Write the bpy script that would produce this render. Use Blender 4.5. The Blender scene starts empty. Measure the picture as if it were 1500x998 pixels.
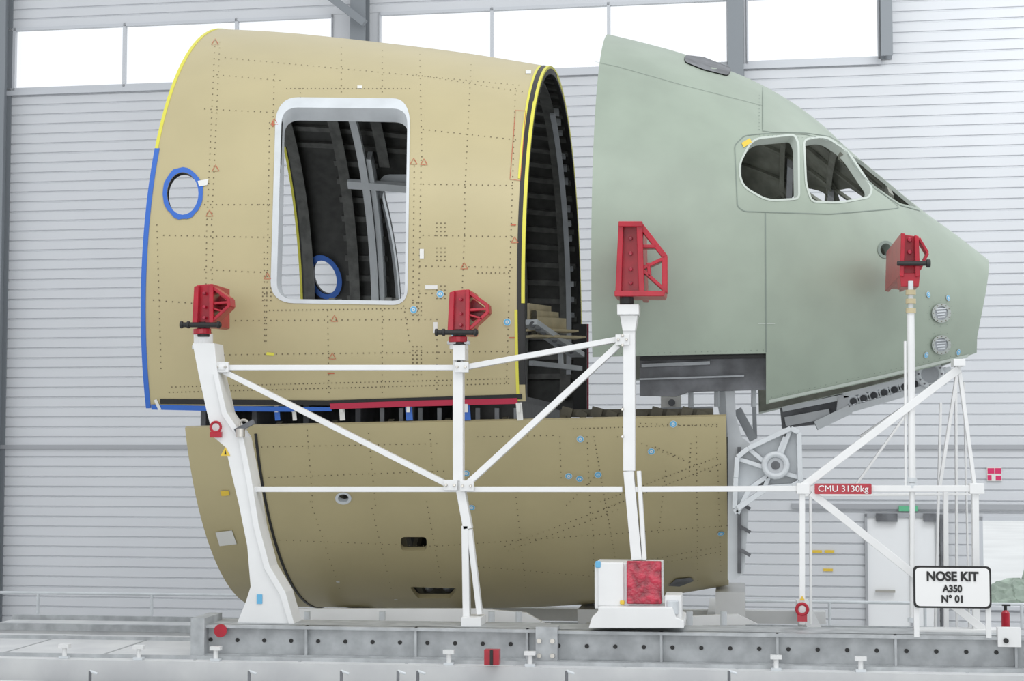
import bpy, bmesh, math, random
import numpy as np
from mathutils import Vector, Matrix
random.seed(3)
sc = bpy.context.scene
sc.view_settings.view_transform = 'Standard'

# ---------------------------------------------------------------- camera
FPX = 2484.0; YAW = math.radians(7.45); TAU = math.atan(156/FPX)
C = Vector((0, 0, 3.2))
Fv = Vector((-math.sin(YAW)*math.cos(TAU), math.cos(YAW)*math.cos(TAU), math.sin(TAU)))
Rv = Vector((math.cos(YAW), math.sin(YAW), 0))
Uv = Rv.cross(Fv)
cd = bpy.data.cameras.new('camera'); cam = bpy.data.objects.new('camera', cd)
sc.collection.objects.link(cam); sc.camera = cam
cam.location = C; cam.rotation_euler = (math.pi/2+TAU, 0, YAW)
cd.sensor_width = 36; cd.lens = FPX*36/1500; cd.clip_end = 500

def ray(px, py):
    return (Fv + Rv*((px-750)/FPX) + Uv*((499-py)/FPX))
def P(px, py, Y):
    d = ray(px, py); return C + d*(Y/d.y)

# ---------------------------------------------------------------- materials
def mat(name, col, rough=0.5, metal=0.0, noise=0.0, nscale=3.0, spec=0.5, emit=None, bump=0.0, col2=None, detail=4):
    m = bpy.data.materials.new(name); m.use_nodes = True
    nt = m.node_tree; b = nt.nodes['Principled BSDF']
    b.inputs['Base Color'].default_value = (*col, 1)
    b.inputs['Roughness'].default_value = rough
    b.inputs['Metallic'].default_value = metal
    b.inputs['Specular IOR Level'].default_value = spec
    if noise > 0 or col2:
        tc = nt.nodes.new('ShaderNodeTexCoord')
        n = nt.nodes.new('ShaderNodeTexNoise'); n.inputs['Scale'].default_value = nscale
        n.inputs['Detail'].default_value = detail
        nt.links.new(tc.outputs['Object'], n.inputs['Vector'])
        r = nt.nodes.new('ShaderNodeValToRGB')
        r.color_ramp.elements[0].position = 0.35; r.color_ramp.elements[1].position = 0.65
        c2 = col2 if col2 else tuple(min(1, c*(1+noise)) for c in col)
        c1 = col if col2 else tuple(c*(1-noise) for c in col)
        r.color_ramp.elements[0].color = (*c1, 1); r.color_ramp.elements[1].color = (*c2, 1)
        nt.links.new(n.outputs['Fac'], r.inputs['Fac'])
        nt.links.new(r.outputs['Color'], b.inputs['Base Color'])
        if bump > 0:
            bp = nt.nodes.new('ShaderNodeBump'); bp.inputs['Strength'].default_value = bump
            bp.inputs['Distance'].default_value = 0.02
            nt.links.new(n.outputs['Fac'], bp.inputs['Height'])
            nt.links.new(bp.outputs['Normal'], b.inputs['Normal'])
    return m
M = {}
M['gold'] = mat('primer_gold', (.45, .388, .217), .42, noise=.035, nscale=1.3)
M['gold_dk'] = mat('primer_gold_dark', (.38, .325, .18), .45, noise=.04, nscale=1.3)
M['green'] = mat('primer_green', (.285, .338, .275), .45, noise=.07, nscale=1.6)
M['green_edge'] = mat('primer_green_edge', (.46, .51, .46), .5)
M['vent'] = mat('vent_grey', (.38, .41, .39), .5)
M['carbon'] = mat('carbon_inner', (.032, .033, .030), .5, noise=.3, nscale=8)
M['carbon2'] = mat('carbon_frame', (.08, .082, .076), .42, noise=.3, nscale=8)
M['inner_green'] = mat('inner_green', (.22, .23, .19), .6, noise=.2, nscale=6)
M['black'] = mat('black', (.012, .012, .012), .5)
M['dot'] = mat('hole_dark', (.14, .115, .065), .8)
M['seam'] = mat('seam_line', (.19, .23, .20), .7)
M['yellow'] = mat('yellow_tape', (.66, .62, .07), .5)
M['blue'] = mat('blue_tape', (.03, .13, .50), .5)
M['redtape'] = mat('red_tape', (.45, .02, .06), .5)
M['red'] = mat('red_paint', (.38, .006, .022), .28, noise=.12, nscale=8)
M['redplastic'] = mat('red_plastic', (.36, .015, .04), .25, noise=.45, nscale=14, bump=.6)
M['redmark'] = mat('red_mark', (.46, .12, .06), .7)
M['white'] = mat('white_paint', (.74, .745, .74), .35, noise=.03, nscale=3)
M['whitesticker'] = mat('white_sticker', (.70, .70, .67), .6)
M['cyan'] = mat('cyan_sticker', (.13, .42, .66), .6)
M['galv'] = mat('galvanised_steel', (.34, .355, .365), .5, metal=.15, col2=(.46, .48, .49), nscale=7)
M['grey'] = mat('grey_paint', (.34, .36, .38), .5, noise=.1, nscale=4)
M['mgrey'] = mat('mid_grey_metal', (.46, .48, .50), .4, noise=.06, nscale=4)
M['lgrey'] = mat('light_grey_metal', (.58, .61, .63), .4, noise=.06, nscale=4)
M['dgrey'] = mat('dark_grey', (.13, .135, .145), .6, noise=.3, nscale=5)
M['brown'] = mat('brown_black', (.06, .053, .032), .6, noise=.3, nscale=5)
M['wood'] = mat('wood_slat', (.50, .43, .27), .6, noise=.1, nscale=8)
M['steel'] = mat('steel', (.5, .48, .44), .3, metal=.8)
M['siding'] = mat('siding_white', (.61, .625, .65), .45, noise=.02, nscale=.6)
M['trim'] = mat('trim_grey', (.36, .37, .39), .5)
M['column'] = mat('column_grey', (.22, .24, .26), .5)
M['frame'] = mat('window_frame', (.55, .57, .6), .4)
M['floor'] = mat('floor_concrete', (.54, .54, .54), .5, col2=(.62, .62, .61), nscale=.8)
M['deck'] = mat('deck_paint', (.56, .57, .58), .5, col2=(.66, .67, .67), nscale=2.5)
M['doorwhite'] = mat('door_white', (.82, .83, .84), .4)
M['grass'] = mat('pale_yard', (.80, .81, .80), .9, noise=.05, nscale=.5)
M['leaf'] = mat('leaf', (.42, .50, .42), .9, noise=.25, nscale=3)
M['blacktxt'] = mat('black_text', (.01, .01, .01), .5)
M['signwhite'] = mat('sign_white', (.80, .80, .79), .4)
M['orange'] = mat('warning_yellow', (.72, .50, .05), .5)
M['magenta'] = mat('sign_magenta', (.62, .02, .12), .5)
M['green_sign'] = mat('sign_green', (.12, .45, .25), .5)
gm = bpy.data.materials.new('window_glass'); gm.use_nodes = True
nt = gm.node_tree; nt.nodes.clear()
o = nt.nodes.new('ShaderNodeOutputMaterial'); t = nt.nodes.new('ShaderNodeBsdfTransparent'); g = nt.nodes.new('ShaderNodeBsdfGlossy')
g.inputs['Roughness'].default_value = .05; mx = nt.nodes.new('ShaderNodeMixShader'); mx.inputs[0].default_value = .05
nt.links.new(t.outputs[0], mx.inputs[1]); nt.links.new(g.outputs[0], mx.inputs[2]); nt.links.new(mx.outputs[0], o.inputs[0])
M['glass'] = gm

# ---------------------------------------------------------------- helpers
def empty(name, loc=(0, 0, 0)):
    e = bpy.data.objects.new(name, None); sc.collection.objects.link(e); e.location = loc
    e.empty_display_size = .2
    return e
class MB:
    def __init__(s): s.v = []; s.f = []; s.m = []; s.mats = []
    def mi(s, k):
        if k not in s.mats: s.mats.append(k)
        return s.mats.index(k)
    def add(s, vs, fs, k):
        o = len(s.v); s.v += [tuple(v) for v in vs]; i = s.mi(k)
        for f in fs: s.f.append([a+o for a in f]); s.m.append(i)
    def box(s, a, b, k):
        x0, x1 = sorted((a[0], b[0])); y0, y1 = sorted((a[1], b[1])); z0, z1 = sorted((a[2], b[2]))
        vs = [(x0,y0,z0),(x1,y0,z0),(x1,y1,z0),(x0,y1,z0),(x0,y0,z1),(x1,y0,z1),(x1,y1,z1),(x0,y1,z1)]
        s.add(vs, [(0,3,2,1),(4,5,6,7),(0,1,5,4),(1,2,6,5),(2,3,7,6),(3,0,4,7)], k)
    def beam(s, p, q, w, h, k):
        p = Vector(p); q = Vector(q); d = (q-p).normalized()
        up = Vector((0, 1, 0)) if abs(d.y) < .9 else Vector((0, 0, 1))
        a = d.cross(up).normalized(); b = d.cross(a).normalized()
        vs = []
        for c in (p, q):
            for i, j in ((-1,-1),(1,-1),(1,1),(-1,1)): vs.append(c + a*(i*w/2) + b*(j*h/2))
        s.add(vs, [(0,1,2,3),(7,6,5,4),(0,4,5,1),(1,5,6,2),(2,6,7,3),(3,7,4,0)], k)
    def tube(s, p, q, r, k, n=14, r2=None):
        p = Vector(p); q = Vector(q); d = (q-p).normalized(); r2 = r if r2 is None else r2
        a = d.orthogonal().normalized(); b = d.cross(a)
        vs = []
        for c, rr in ((p, r), (q, r2)):
            for i in range(n):
                t = 2*math.pi*i/n; vs.append(c + (a*math.cos(t)+b*math.sin(t))*rr)
        fs = [(i, (i+1) % n, n+(i+1) % n, n+i) for i in range(n)]
        fs += [tuple(range(n))[::-1], tuple(range(n, 2*n))]
        s.add(vs, fs, k)
    def prism(s, pts, vec, k):
        pts = [Vector(p) for p in pts]; vec = Vector(vec); n = len(pts)
        vs = pts + [p+vec for p in pts]
        fs = [tuple(range(n)), tuple(range(2*n-1, n-1, -1))] + [(i, i+n, (i+1) % n+n, (i+1) % n) for i in range(n)]
        s.add(vs, fs, k)
    def torus(s, c, nrm, R, r, k, n=18, m=8):
        nrm = Vector(nrm).normalized(); a = nrm.orthogonal().normalized(); b = nrm.cross(a); vs = []; fs = []
        for i in range(n):
            t = 2*math.pi*i/n; d = a*math.cos(t)+b*math.sin(t)
            for j in range(m):
                u = 2*math.pi*j/m; vs.append(Vector(c)+d*(R+r*math.cos(u))+nrm*(r*math.sin(u)))
        for i in range(n):
            for j in range(m):
                fs.append((i*m+j, ((i+1) % n)*m+j, ((i+1) % n)*m+(j+1) % m, i*m+(j+1) % m))
        s.add(vs, fs, k)
    def build(s, name, parent=None, smooth=False, bevel=0):
        me = bpy.data.meshes.new(name); me.from_pydata(s.v, [], s.f)
        for k in s.mats: me.materials.append(M[k])
        me.polygons.foreach_set('material_index', s.m)
        bm = bmesh.new(); bm.from_mesh(me); bmesh.ops.recalc_face_normals(bm, faces=bm.faces); bm.to_mesh(me); bm.free()
        if smooth:
            me.polygons.foreach_set('use_smooth', [True]*len(me.polygons)); me.set_sharp_from_angle(angle=math.radians(35))
        me.update()
        ob = bpy.data.objects.new(name, me); sc.collection.objects.link(ob)
        if bevel:
            bv = ob.modifiers.new('bevel', 'BEVEL'); bv.width = bevel; bv.segments = 2; bv.limit_method = 'ANGLE'
        if parent: ob.parent = parent
        return ob
def text(body, loc, size, k, parent, name, rot=(math.pi/2, 0, 0), ext=.001, off=.0025, width=None):
    cu = bpy.data.curves.new(name, 'FONT'); cu.body = body; cu.size = size; cu.align_x = 'CENTER'; cu.align_y = 'CENTER'
    cu.extrude = ext; cu.offset = off; cu.materials.append(M[k])
    ob = bpy.data.objects.new(name, cu); sc.collection.objects.link(ob); ob.location = loc; ob.rotation_euler = rot
    ob.parent = parent
    if width:
        bpy.context.view_layer.update(); w = ob.dimensions.x
        if w > 0: ob.scale.x = width/w
    return ob

def smooth_interp(xs, ys):
    xs = np.array(xs, float); ys = np.array(ys, float)
    m = np.gradient(ys, xs)
    def f(x):
        if x <= xs[0]: return float(ys[0]+m[0]*(x-xs[0]))
        if x >= xs[-1]: return float(ys[-1]+m[-1]*(x-xs[-1]))
        i = int(np.searchsorted(xs, x)-1); i = max(0, min(i, len(xs)-2)); h = xs[i+1]-xs[i]; t = (x-xs[i])/h
        return float((2*t**3-3*t**2+1)*ys[i]+(t**3-2*t**2+t)*h*m[i]+(-2*t**3+3*t**2)*ys[i+1]+(t**3-t**2)*h*m[i+1])
    return f
YC = 18.0
class Sec:
    def __init__(s, rw, zc, top, bot):
        s.rw = rw; s.zc = zc
        def prof(lst, m, c):
            xs = []; zs = []
            for px, py in lst:
                X = P(px, py, YC-.5).x
                for _ in range(4):
                    p = P(px, py, YC-m*rw(X)); X = p.x
                xs.append(X); zs.append(zc(X)+(p.z-zc(X))/c)
            return smooth_interp(xs, zs)
        s.zt = prof(top, .23, .972) if isinstance(top, list) else top
        s.zb = prof(bot, .095, .9955) if isinstance(bot, list) else bot
    def pt(s, x, th, off=0.):
        rw = s.rw(x); zc = s.zc(x); c = math.cos(th)
        rh = (s.zt(x)-zc) if c >= 0 else (zc-s.zb(x))
        p = Vector((x, YC-rw*math.sin(th), zc+rh*c))
        if off:
            n = Vector((0, -math.sin(th)/rw, c/rh)).normalized(); p += n*off
        return p
    def F(s, p):
        zc = s.zc(p.x); dz = p.z-zc; rh = (s.zt(p.x)-zc) if dz >= 0 else (zc-s.zb(p.x))
        rh = max(rh, .05); rw = max(s.rw(p.x), .05)
        return ((p.y-YC)/rw)**2+(dz/rh)**2-1
    def nrm(s, p):
        e = 1e-3; f0 = s.F(p)
        return Vector((s.F(p+Vector((e,0,0)))-f0, s.F(p+Vector((0,e,0)))-f0, s.F(p+Vector((0,0,e)))-f0)).normalized()
    def hit(s, px, py):
        d = ray(px, py); t0 = 13.5/d.y; t = t0; prev = t0; best = None
        while t*d.y < YC+1.0:
            f = s.F(C+d*t)
            if f < 0:
                a, b = prev, t
                for _ in range(30):
                    mm = (a+b)/2
                    if s.F(C+d*mm) < 0: b = mm
                    else: a = mm
                p = C+d*b; return p, s.nrm(p)
            if best is None or f < best[0]: best = (f, t)
            prev = t; t += .05
        p = C+d*best[1]; return p, s.nrm(p)
    def theta(s, x, z):
        zc = s.zc(x); dz = z-zc; rh = (s.zt(x)-zc) if dz >= 0 else (zc-s.zb(x))
        return math.acos(max(-1, min(1, dz/rh)))

def shell(name, sec, xs, thf, thick, mats, parent, xmap=None):
    v = []; f = []; mi = []; nx = len(xs)-1; nt_ = len(thf(xs[0]))-1
    for layer in (0, -thick):
        for x in xs:
            for th in thf(x):
                v.append(sec.pt(xmap(x, th) if xmap else x, th, layer))
    W = nt_+1; L = (nx+1)*W
    for i in range(nx):
        for j in range(nt_):
            a = i*W+j; f.append((a, a+1, a+W+1, a+W)); mi.append(0)
            f.append((L+a, L+a+W, L+a+W+1, L+a+1)); mi.append(1)
    for i in range(nx):
        a = i*W; f.append((a, a+W, L+a+W, L+a)); mi.append(2)
        a = i*W+nt_; f.append((a+W, a, L+a, L+a+W)); mi.append(2)
    for j in range(nt_):
        a = j; f.append((a+1, a, L+a, L+a+1)); mi.append(2)
        a = nx*W+j; f.append((a, a+1, L+a+1, L+a)); mi.append(2)
    me = bpy.data.meshes.new(name); me.from_pydata([tuple(q) for q in v], [], f)
    for k in mats: me.materials.append(M[k])
    me.polygons.foreach_set('material_index', mi)
    fixn(me)
    ob = bpy.data.objects.new(name, me); sc.collection.objects.link(ob); ob.parent = parent
    return ob
def fixn(me):
    bm = bmesh.new(); bm.from_mesh(me); bmesh.ops.recalc_face_normals(bm, faces=bm.faces)
    if bm.calc_volume(signed=True) < 0: bmesh.ops.reverse_faces(bm, faces=bm.faces)
    bm.to_mesh(me); bm.free()
def cut(ob, loops):
    v = []; f = []
    for A, B in loops:
        o = len(v); n = len(A); v += [tuple(p) for p in A]+[tuple(p) for p in B]
        ca = sum((Vector(p) for p in A), Vector())/n; cb = sum((Vector(p) for p in B), Vector())/n
        v += [tuple(ca), tuple(cb)]
        for i in range(n):
            j = (i+1) % n
            f += [(o+i, o+j, o+n+j), (o+i, o+n+j, o+n+i), (o+j, o+i, o+2*n), (o+n+i, o+n+j, o+2*n+1)]
    docut(ob, v, f)
def docut(ob, v, f):
    me = bpy.data.meshes.new('cutter'); me.from_pydata(v, [], f); fixn(me)
    for i in range(3): me.materials.append(ob.data.materials[i])
    me.polygons.foreach_set('material_index', [2]*len(me.polygons))
    co = bpy.data.objects.new('cutter', me); sc.collection.objects.link(co)
    a0 = sum(p.area for p in ob.data.polygons); ok = False
    for solver in ('EXACT', 'FAST'):
        md = ob.modifiers.new('b', 'BOOLEAN'); md.operation = 'DIFFERENCE'; md.object = co; md.solver = solver
        try: md.material_mode = 'INDEX'
        except Exception: pass
        bpy.context.view_layer.update(); dg = bpy.context.evaluated_depsgraph_get()
        nm = bpy.data.meshes.new_from_object(ob.evaluated_get(dg))
        ob.modifiers.clear()
        a1 = sum(p.area for p in nm.polygons)
        if a1 > a0*.8: ob.data = nm; ok = True; break
    bpy.data.objects.remove(co)
    return ok
def finish(ob):
    me = ob.data
    me.polygons.foreach_set('use_smooth', [True]*len(me.polygons)); me.set_sharp_from_angle(angle=math.radians(30)); me.update()
def mir(p): return Vector((p[0], 2*YC-p[1], p[2]))
def loop_cut(sec, pix, dn=.4, up=.4):
    h = [sec.hit(*q) for q in pix]
    n = sum((q[1] for q in h), Vector()).normalized()
    return [q[0]+n*up for q in h], [q[0]-n*dn for q in h]
def mirror_loop(L, dz=0): 
    o_ = Vector((0, 0, dz)); return [mir(p)+o_ for p in L[0]], [mir(p)+o_ for p in L[1]]
def ell(cx, cy, rx, ry, n=28, rot=0):
    out = []
    for i in range(n):
        t = 2*math.pi*i/n; a = rx*math.cos(t); b = ry*math.sin(t)
        out.append((cx+a*math.cos(rot)-b*math.sin(rot), cy+a*math.sin(rot)+b*math.cos(rot)))
    return out
def dens(pix, step=6, closed=False):
    out = []; n = len(pix)
    for i in range(n if closed else n-1):
        a = pix[i]; b = pix[(i+1) % n]; k = max(1, int(math.hypot(b[0]-a[0], b[1]-a[1])/step))
        for j in range(k): out.append((a[0]+(b[0]-a[0])*j/k, a[1]+(b[1]-a[1])*j/k))
    if not closed: out.append(pix[-1])
    return out
def rrect(corners, r, n=6):
    out = []; N = len(corners)
    for i in range(N):
        p = Vector(corners[i]); a = Vector(corners[i-1]); b = Vector(corners[(i+1) % N])
        rr = r[i] if isinstance(r, (list, tuple)) else r
        p0 = p+(a-p).normalized()*rr; p1 = p+(b-p).normalized()*rr
        for k in range(n+1):
            t = k/n; q = p0*(1-t)**2+p*2*t*(1-t)+p1*t*t; out.append((q.x, q.y))
    return out
def ribbon(mb, sec, pix, w, k, off=.006, closed=False, step=8, mirror=False):
    pp = dens(pix, step, closed); h = [sec.hit(*q) for q in pp]; n = len(h); vs = []
    for i in range(n):
        a = h[(i-1) % n if closed else max(i-1, 0)][0]; b = h[(i+1) % n if closed else min(i+1, n-1)][0]
        s_ = (b-a).normalized().cross(h[i][1]).normalized()
        p = h[i][0]+h[i][1]*off; vs += [p+s_*w/2, p-s_*w/2]
    fs = [(2*i, 2*i+1, (2*i+3) % (2*n), (2*i+2) % (2*n)) for i in range(n if closed else n-1)]
    mb.add(vs, fs, k)
def ringon(mb, sec, outer, inner, k, off=.006, depth=0, mirror=False, dz=0):
    n = len(outer); vs = []
    for a, b in zip(outer, inner):
        pa, na = sec.hit(*a); pb, nb = sec.hit(*b)
        vs += [pa+na*off, pb+nb*off, pb-nb*depth]
    if mirror: vs = [mir(v)+Vector((0, 0, dz)) for v in vs]
    fs = []
    for i in range(n):
        j = (i+1) % n; fs.append((3*i, 3*j, 3*j+1, 3*i+1))
        if depth: fs.append((3*i+1, 3*j+1, 3*j+2, 3*i+2))
    mb.add(vs, fs, k)
def disk(mb, sec, px, py, r, k, off=.006, n=10, r_in=0):
    p, nn = sec.hit(px, py); a = nn.orthogonal().normalized(); b = nn.cross(a); p = p+nn*off
    ring = [p+(a*math.cos(2*math.pi*i/n)+b*math.sin(2*math.pi*i/n))*r for i in range(n)]
    mb.add(ring, [tuple(range(n))], k)
def dots(mb, sec, a, b, sp=7, r=.0085, k='dot', jit=0):
    L = math.hypot(b[0]-a[0], b[1]-a[1]); n = max(1, int(L/sp))
    for i in range(n+1):
        disk(mb, sec, a[0]+(b[0]-a[0])*i/n, a[1]+(b[1]-a[1])*i/n, r, k, .004, 6)
def patch(mb, sec, pix, k, off=.006):
    h = [sec.hit(*q) for q in pix]; mb.add([q[0]+q[1]*off for q in h], [tuple(range(len(h)))], k)
def target(mb, sec, px, py, r=.034):
    disk(mb, sec, px, py, r, 'whitesticker', .008, 18); disk(mb, sec, px, py, r*.88, 'cyan', .010, 18); disk(mb, sec, px, py, r*.45, 'whitesticker', .012, 14); disk(mb, sec, px, py, r*.2, 'cyan', .014, 10)
def bar_(mb, quads, k):
    n = len(quads)-1; vs = [p for q in quads for p in q]; fs = []
    for i in range(n):
        a = 4*i
        for j in range(4): fs.append((a+j, a+(j+1) % 4, a+4+(j+1) % 4, a+4+j))
    fs += [(0, 1, 2, 3), (4*n+3, 4*n+2, 4*n+1, 4*n)]
    mb.add(vs, fs, k)
def arcband(mb, sec, xa, xb, t0, t1, offo, offi, k, n=60):
    bar_(mb, [[sec.pt(xa, t, offo), sec.pt(xb, t, offo), sec.pt(xb, t, offi), sec.pt(xa, t, offi)] for t in [t0+(t1-t0)*i/n for i in range(n+1)]], k)
def longbar(mb, sec, x0, x1, th, dth, offo, offi, k, n=16):
    bar_(mb, [[sec.pt(x, th-dth, offo), sec.pt(x, th+dth, offo), sec.pt(x, th+dth, offi), sec.pt(x, th-dth, offi)] for x in [x0+(x1-x0)*i/n for i in range(n+1)]], k)
def offpoly(poly, ds):
    cx = sum(p[0] for p in poly)/len(poly); cy = sum(p[1] for p in poly)/len(poly); out = []; n = len(poly)
    for i in range(n):
        a = poly[i-1]; b = poly[(i+1) % n]; tx, ty = b[0]-a[0], b[1]-a[1]; L = math.hypot(tx, ty) or 1
        nx, ny = ty/L, -tx/L
        if (poly[i][0]-cx)*nx+(poly[i][1]-cy)*ny < 0: nx, ny = -nx, -ny
        l, r, t_, b_ = ds
        out.append((poly[i][0]+nx*(r if nx > 0 else l), poly[i][1]+ny*(b_ if ny > 0 else t_)))
    return out
lin = lambda a, b, n: [a+(b-a)*i/n for i in range(n+1)]

# ---------------------------------------------------------------- fuselage sections
rwA = smooth_interp([-6, -4.5, -3, -1.8, -.5, .2], [2.95, 2.95, 2.94, 2.88, 2.76, 2.68])
zcA = lambda x: 4.58
zcL = lambda x: 4.42
top = [(322,43),(400,47),(550,62),(680,78),(800,97)]
bot = [(400,889),(600,891),(800,889),(900,882),(1000,869),(1070,857)]
aft = Sec(rwA, zcA, top, lambda x: 1.62)
low = Sec(rwA, zcL, lambda x: 7.4, bot)
rwN = smooth_interp([-1.3, -.6, 0, .6, 1.1, 1.6, 2.1, 2.6], [2.88, 2.82, 2.70, 2.50, 2.24, 1.86, 1.38, .85])
zcN = smooth_interp([-1.3, 0, 1.2, 2.6], [4.75, 4.72, 4.62, 4.40])
ntop = [(897,52),(950,65),(1000,79),(1050,97),(1100,117),(1140,138),(1170,157),(1205,184),(1240,217),(1290,259),(1350,308),(1400,344),(1453,385)]
nose = Sec(rwN, zcN, ntop, smooth_interp([-1.3, 0, 1, 2, 2.6], [1.9, 2.1, 2.55, 3.2, 3.6]))

# ---- aft upper shell
E_aft = empty('aft_fuselage_shell')
XL = P(208, 400, YC-2.95).x; XR = P(767, 450, YC-2.88).x
zL = aft.hit(220, 598)[0].z; zR = aft.hit(766, 588)[0].z
zcut = lambda x: zL+(zR-zL)*(x-XL)/(XR-XL)
sh = shell('skin', aft, lin(XL, XR, 60), lambda x: lin(-aft.theta(x, zcut(x)), aft.theta(x, zcut(x)), 160), .05, ['gold', 'carbon', 'black'], E_aft)
door_in = dens(rrect([(413,158),(597,160),(593,441),(405,438)], [24,22,18,26], 8), 14, True)
door_cut = loop_cut(aft, door_in, .5, .4)
win_in = ell(268, 284, 23, 31)
win_cut = loop_cut(aft, win_in, .3, .3)
cut(sh, [door_cut]); cut(sh, [win_cut]); cut(sh, [mirror_loop(door_cut)]); cut(sh, [mirror_loop(win_cut, -.22)])
finish(sh)
mb = MB()
do = offpoly(door_in, (9, 4, 15, 6))
ringon(mb, aft, do, door_in, 'lgrey', .006, .16)
ringon(mb, aft, do, door_in, 'lgrey', -.06, .16, mirror=True)
mb.build('door_surround', E_aft, smooth=True)
mb = MB()
wo = [(x+random.uniform(-1.2,1.2), y+random.uniform(-1.5,1.5)) for x, y in ell(268, 284, 30, 38)]
ringon(mb, aft, wo, win_in, 'blue', .008, .0)
ringon(mb, aft, ell(268, 284, 33, 41), win_in, 'blue', -.058, 0, mirror=True, dz=-.22)
patch(mb, aft, [(290,266),(306,263),(304,272),(292,274)], 'whitesticker', .012)
tmL = aft.theta(XL, zL)
tY = aft.theta(XL, aft.hit(224, 218)[0].z)
arcband(mb, aft, XL-.006, XL+.025, -tmL, tY, .007, -.057, 'yellow')
arcband(mb, aft, XL-.006, XL+.04, tY, tmL, .008, -.057, 'blue')
arcband(mb, aft, XR-.03, XR+.008, -tmL*.98, tmL*.985, -.001, -.075, 'black')
arcband(mb, aft, XR-.012, XR+.012, -1.75, .0, .006, -.05, 'yellow')
arcband(mb, aft, XR-.014, XR+.012, 0.0, .75, .006, -.02, 'yellow')
arcband(mb, aft, XR-.06, XR+.0, 0.12, 1.85, .003, -.02, 'black')
arcband(mb, aft, XR-.082, XR-.06, 0.3, 1.15, .005, -.02, 'yellow')
arcband(mb, aft, XR-.02, XR+.010, .75, 1.6, .005, -.02, 'yellow')
arcband(mb, aft, XR-.082, XR-.055, 1.62, 1.9, .005, -.02, 'yellow')
ribbon(mb, aft, [(222,596),(300,598),(430,599)], .05, 'blue', .010)
ribbon(mb, aft, [(430,599),(486,599)], .04, 'blue', .010)
ribbon(mb, aft, [(484,595),(600,591),(758,587)], .055, 'redtape', .012)
ribbon(mb, aft, [(235,588),(480,590),(765,581)], .05, 'black', .008)
ribbon(mb, aft, [(228,585),(235,600)], .03, 'whitesticker', .014)
mb.build('edge_tape', E_aft)
mb = MB()
for px, w, k in ((405, 8, 'blue'), (500, 8, 'whitesticker'), (598, 10, 'blue'), (683, 10, 'blue'), (760, 9, 'whitesticker'), (430, 6, 'whitesticker')):
    a = P(px, 590, 15.26); b = P(px+2, 616, 15.28); mb.beam(a, b, w/165, .012, k)
    mb.beam(P(px, 592, 15.24), P(px, 604, 15.25), .03, .02, 'whitesticker')
mb.build('hanging_clips', E_aft)
dx0 = min(p.x for p in door_cut[0])-.04; dx1 = max(p.x for p in door_cut[0])+.04
dt0 = aft.theta(-3.5, max(p.z for p in door_cut[0])); dt1 = aft.theta(-3.5, min(p.z for p in door_cut[0]))
mb = MB()
for i, x in enumerate([XL+.12]+list(np.arange(XL+.70, XR-.05, .53))):
    ind = dx0-.05 < x < dx1
    rs = ((-1.85, -dt1-.03), (-dt0+.03, dt0-.03), (dt1+.03, 1.85)) if ind else ((-1.85, 1.85),)
    if i == 0: rs = ((-1.85, .75), (1.68, 1.85))
    for a, b in rs:
        arcband(mb, aft, x, x+.05, a, b, -.05, -.17, 'carbon2', 50)
        arcband(mb, aft, x-.04, x+.09, a, b, -.16, -.175, 'carbon2', 50)
for th in np.arange(-1.75, .7, .085):
    if -dt1-.04 < th < -dt0+.04:
        longbar(mb, aft, -4.82, dx0, th, .012, -.05, -.085, 'carbon2', 4); longbar(mb, aft, dx1, XR-.04, th, .012, -.05, -.085, 'carbon2', 8)
    else: longbar(mb, aft, XL+.02, XR-.04, th, .012, -.05, -.085, 'carbon2', 8)
mb.build('inner_frames', E_aft)
mb = MB()
arcband(mb, aft, dx0-.20, dx0-.11, -1.75, -.35, -.17, -.24, 'lgrey', 40)
longbar(mb, aft, dx0-.38, dx1+.2, -dt0-.06, .018, -.17, -.24, 'lgrey', 10)
arcband(mb, aft, dx0-.10, dx0-.04, -1.6, -.75, -.05, -.22, 'lgrey', 40)
arcband(mb, aft, XR-.16, XR-.10, -1.75, -.3, -.18, -.2, 'grey', 60)
mb.build('door_post_frames', E_aft)
mb = MB()
for th in np.arange(-1.7, -.35, .075):
    if random.random() < .85: longbar(mb, aft, XR-.22, XR-.07, th, .012, -.06, -.12, 'lgrey' if random.random() < .35 else 'grey', 2)
mb.build('frame_clips', E_aft)
mb = MB()
D = lambda a, b, sp=8.5, r=.0066: dots(mb, aft, a, b, sp, r)
D((330,85),(760,125)); D((318,110),(410,118)); D((300,160),(400,165)); D((610,110),(765,135)); D((620,190),(755,205))
D((315,60),(303,330)); D((322,62),(310,330)); D((303,330),(300,580)); D((312,340),(308,575))
D((395,180),(390,500)); D((402,110),(400,180)); D((387,370),(388,500)); D((380,300),(392,300),6)
D((615,80),(618,230)); D((607,235),(605,440)); D((617,235),(613,470))
D((690,95),(680,300)); D((682,300),(672,560)); D((755,130),(742,560))
D((300,395),(400,400)); D((300,300),(395,300)); D((225,440),(290,445)); D((240,345),(395,348))
D((320,520),(745,515)); D((248,575),(745,562),6); D((252,567),(745,555),6); D((345,470),(640,468)); D((395,455),(600,452),6)
D((620,270),(750,272)); D((620,345),(750,347)); D((615,390),(750,392)); D((615,430),(660,430))
D((420,130),(600,130),6); D((500,70),(500,135)); D((560,75),(560,135)); D((440,130),(440,143),5)
D((480,455),(482,575)); D((560,455),(560,575)); D((640,480),(640,570)); D((230,330),(236,540),9)
D((590,440),(600,500)); D((700,400),(745,400),6)
for _ in range(10):
    x = random.choice([385, 605, 640, 575]); y = random.uniform(230, 540)
    if x == 575 and y < 455: continue
    for i in range(4):
        for j in range(3): disk(mb, aft, x+j*6, y+i*6, .0065, 'dot', .004, 6)
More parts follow.
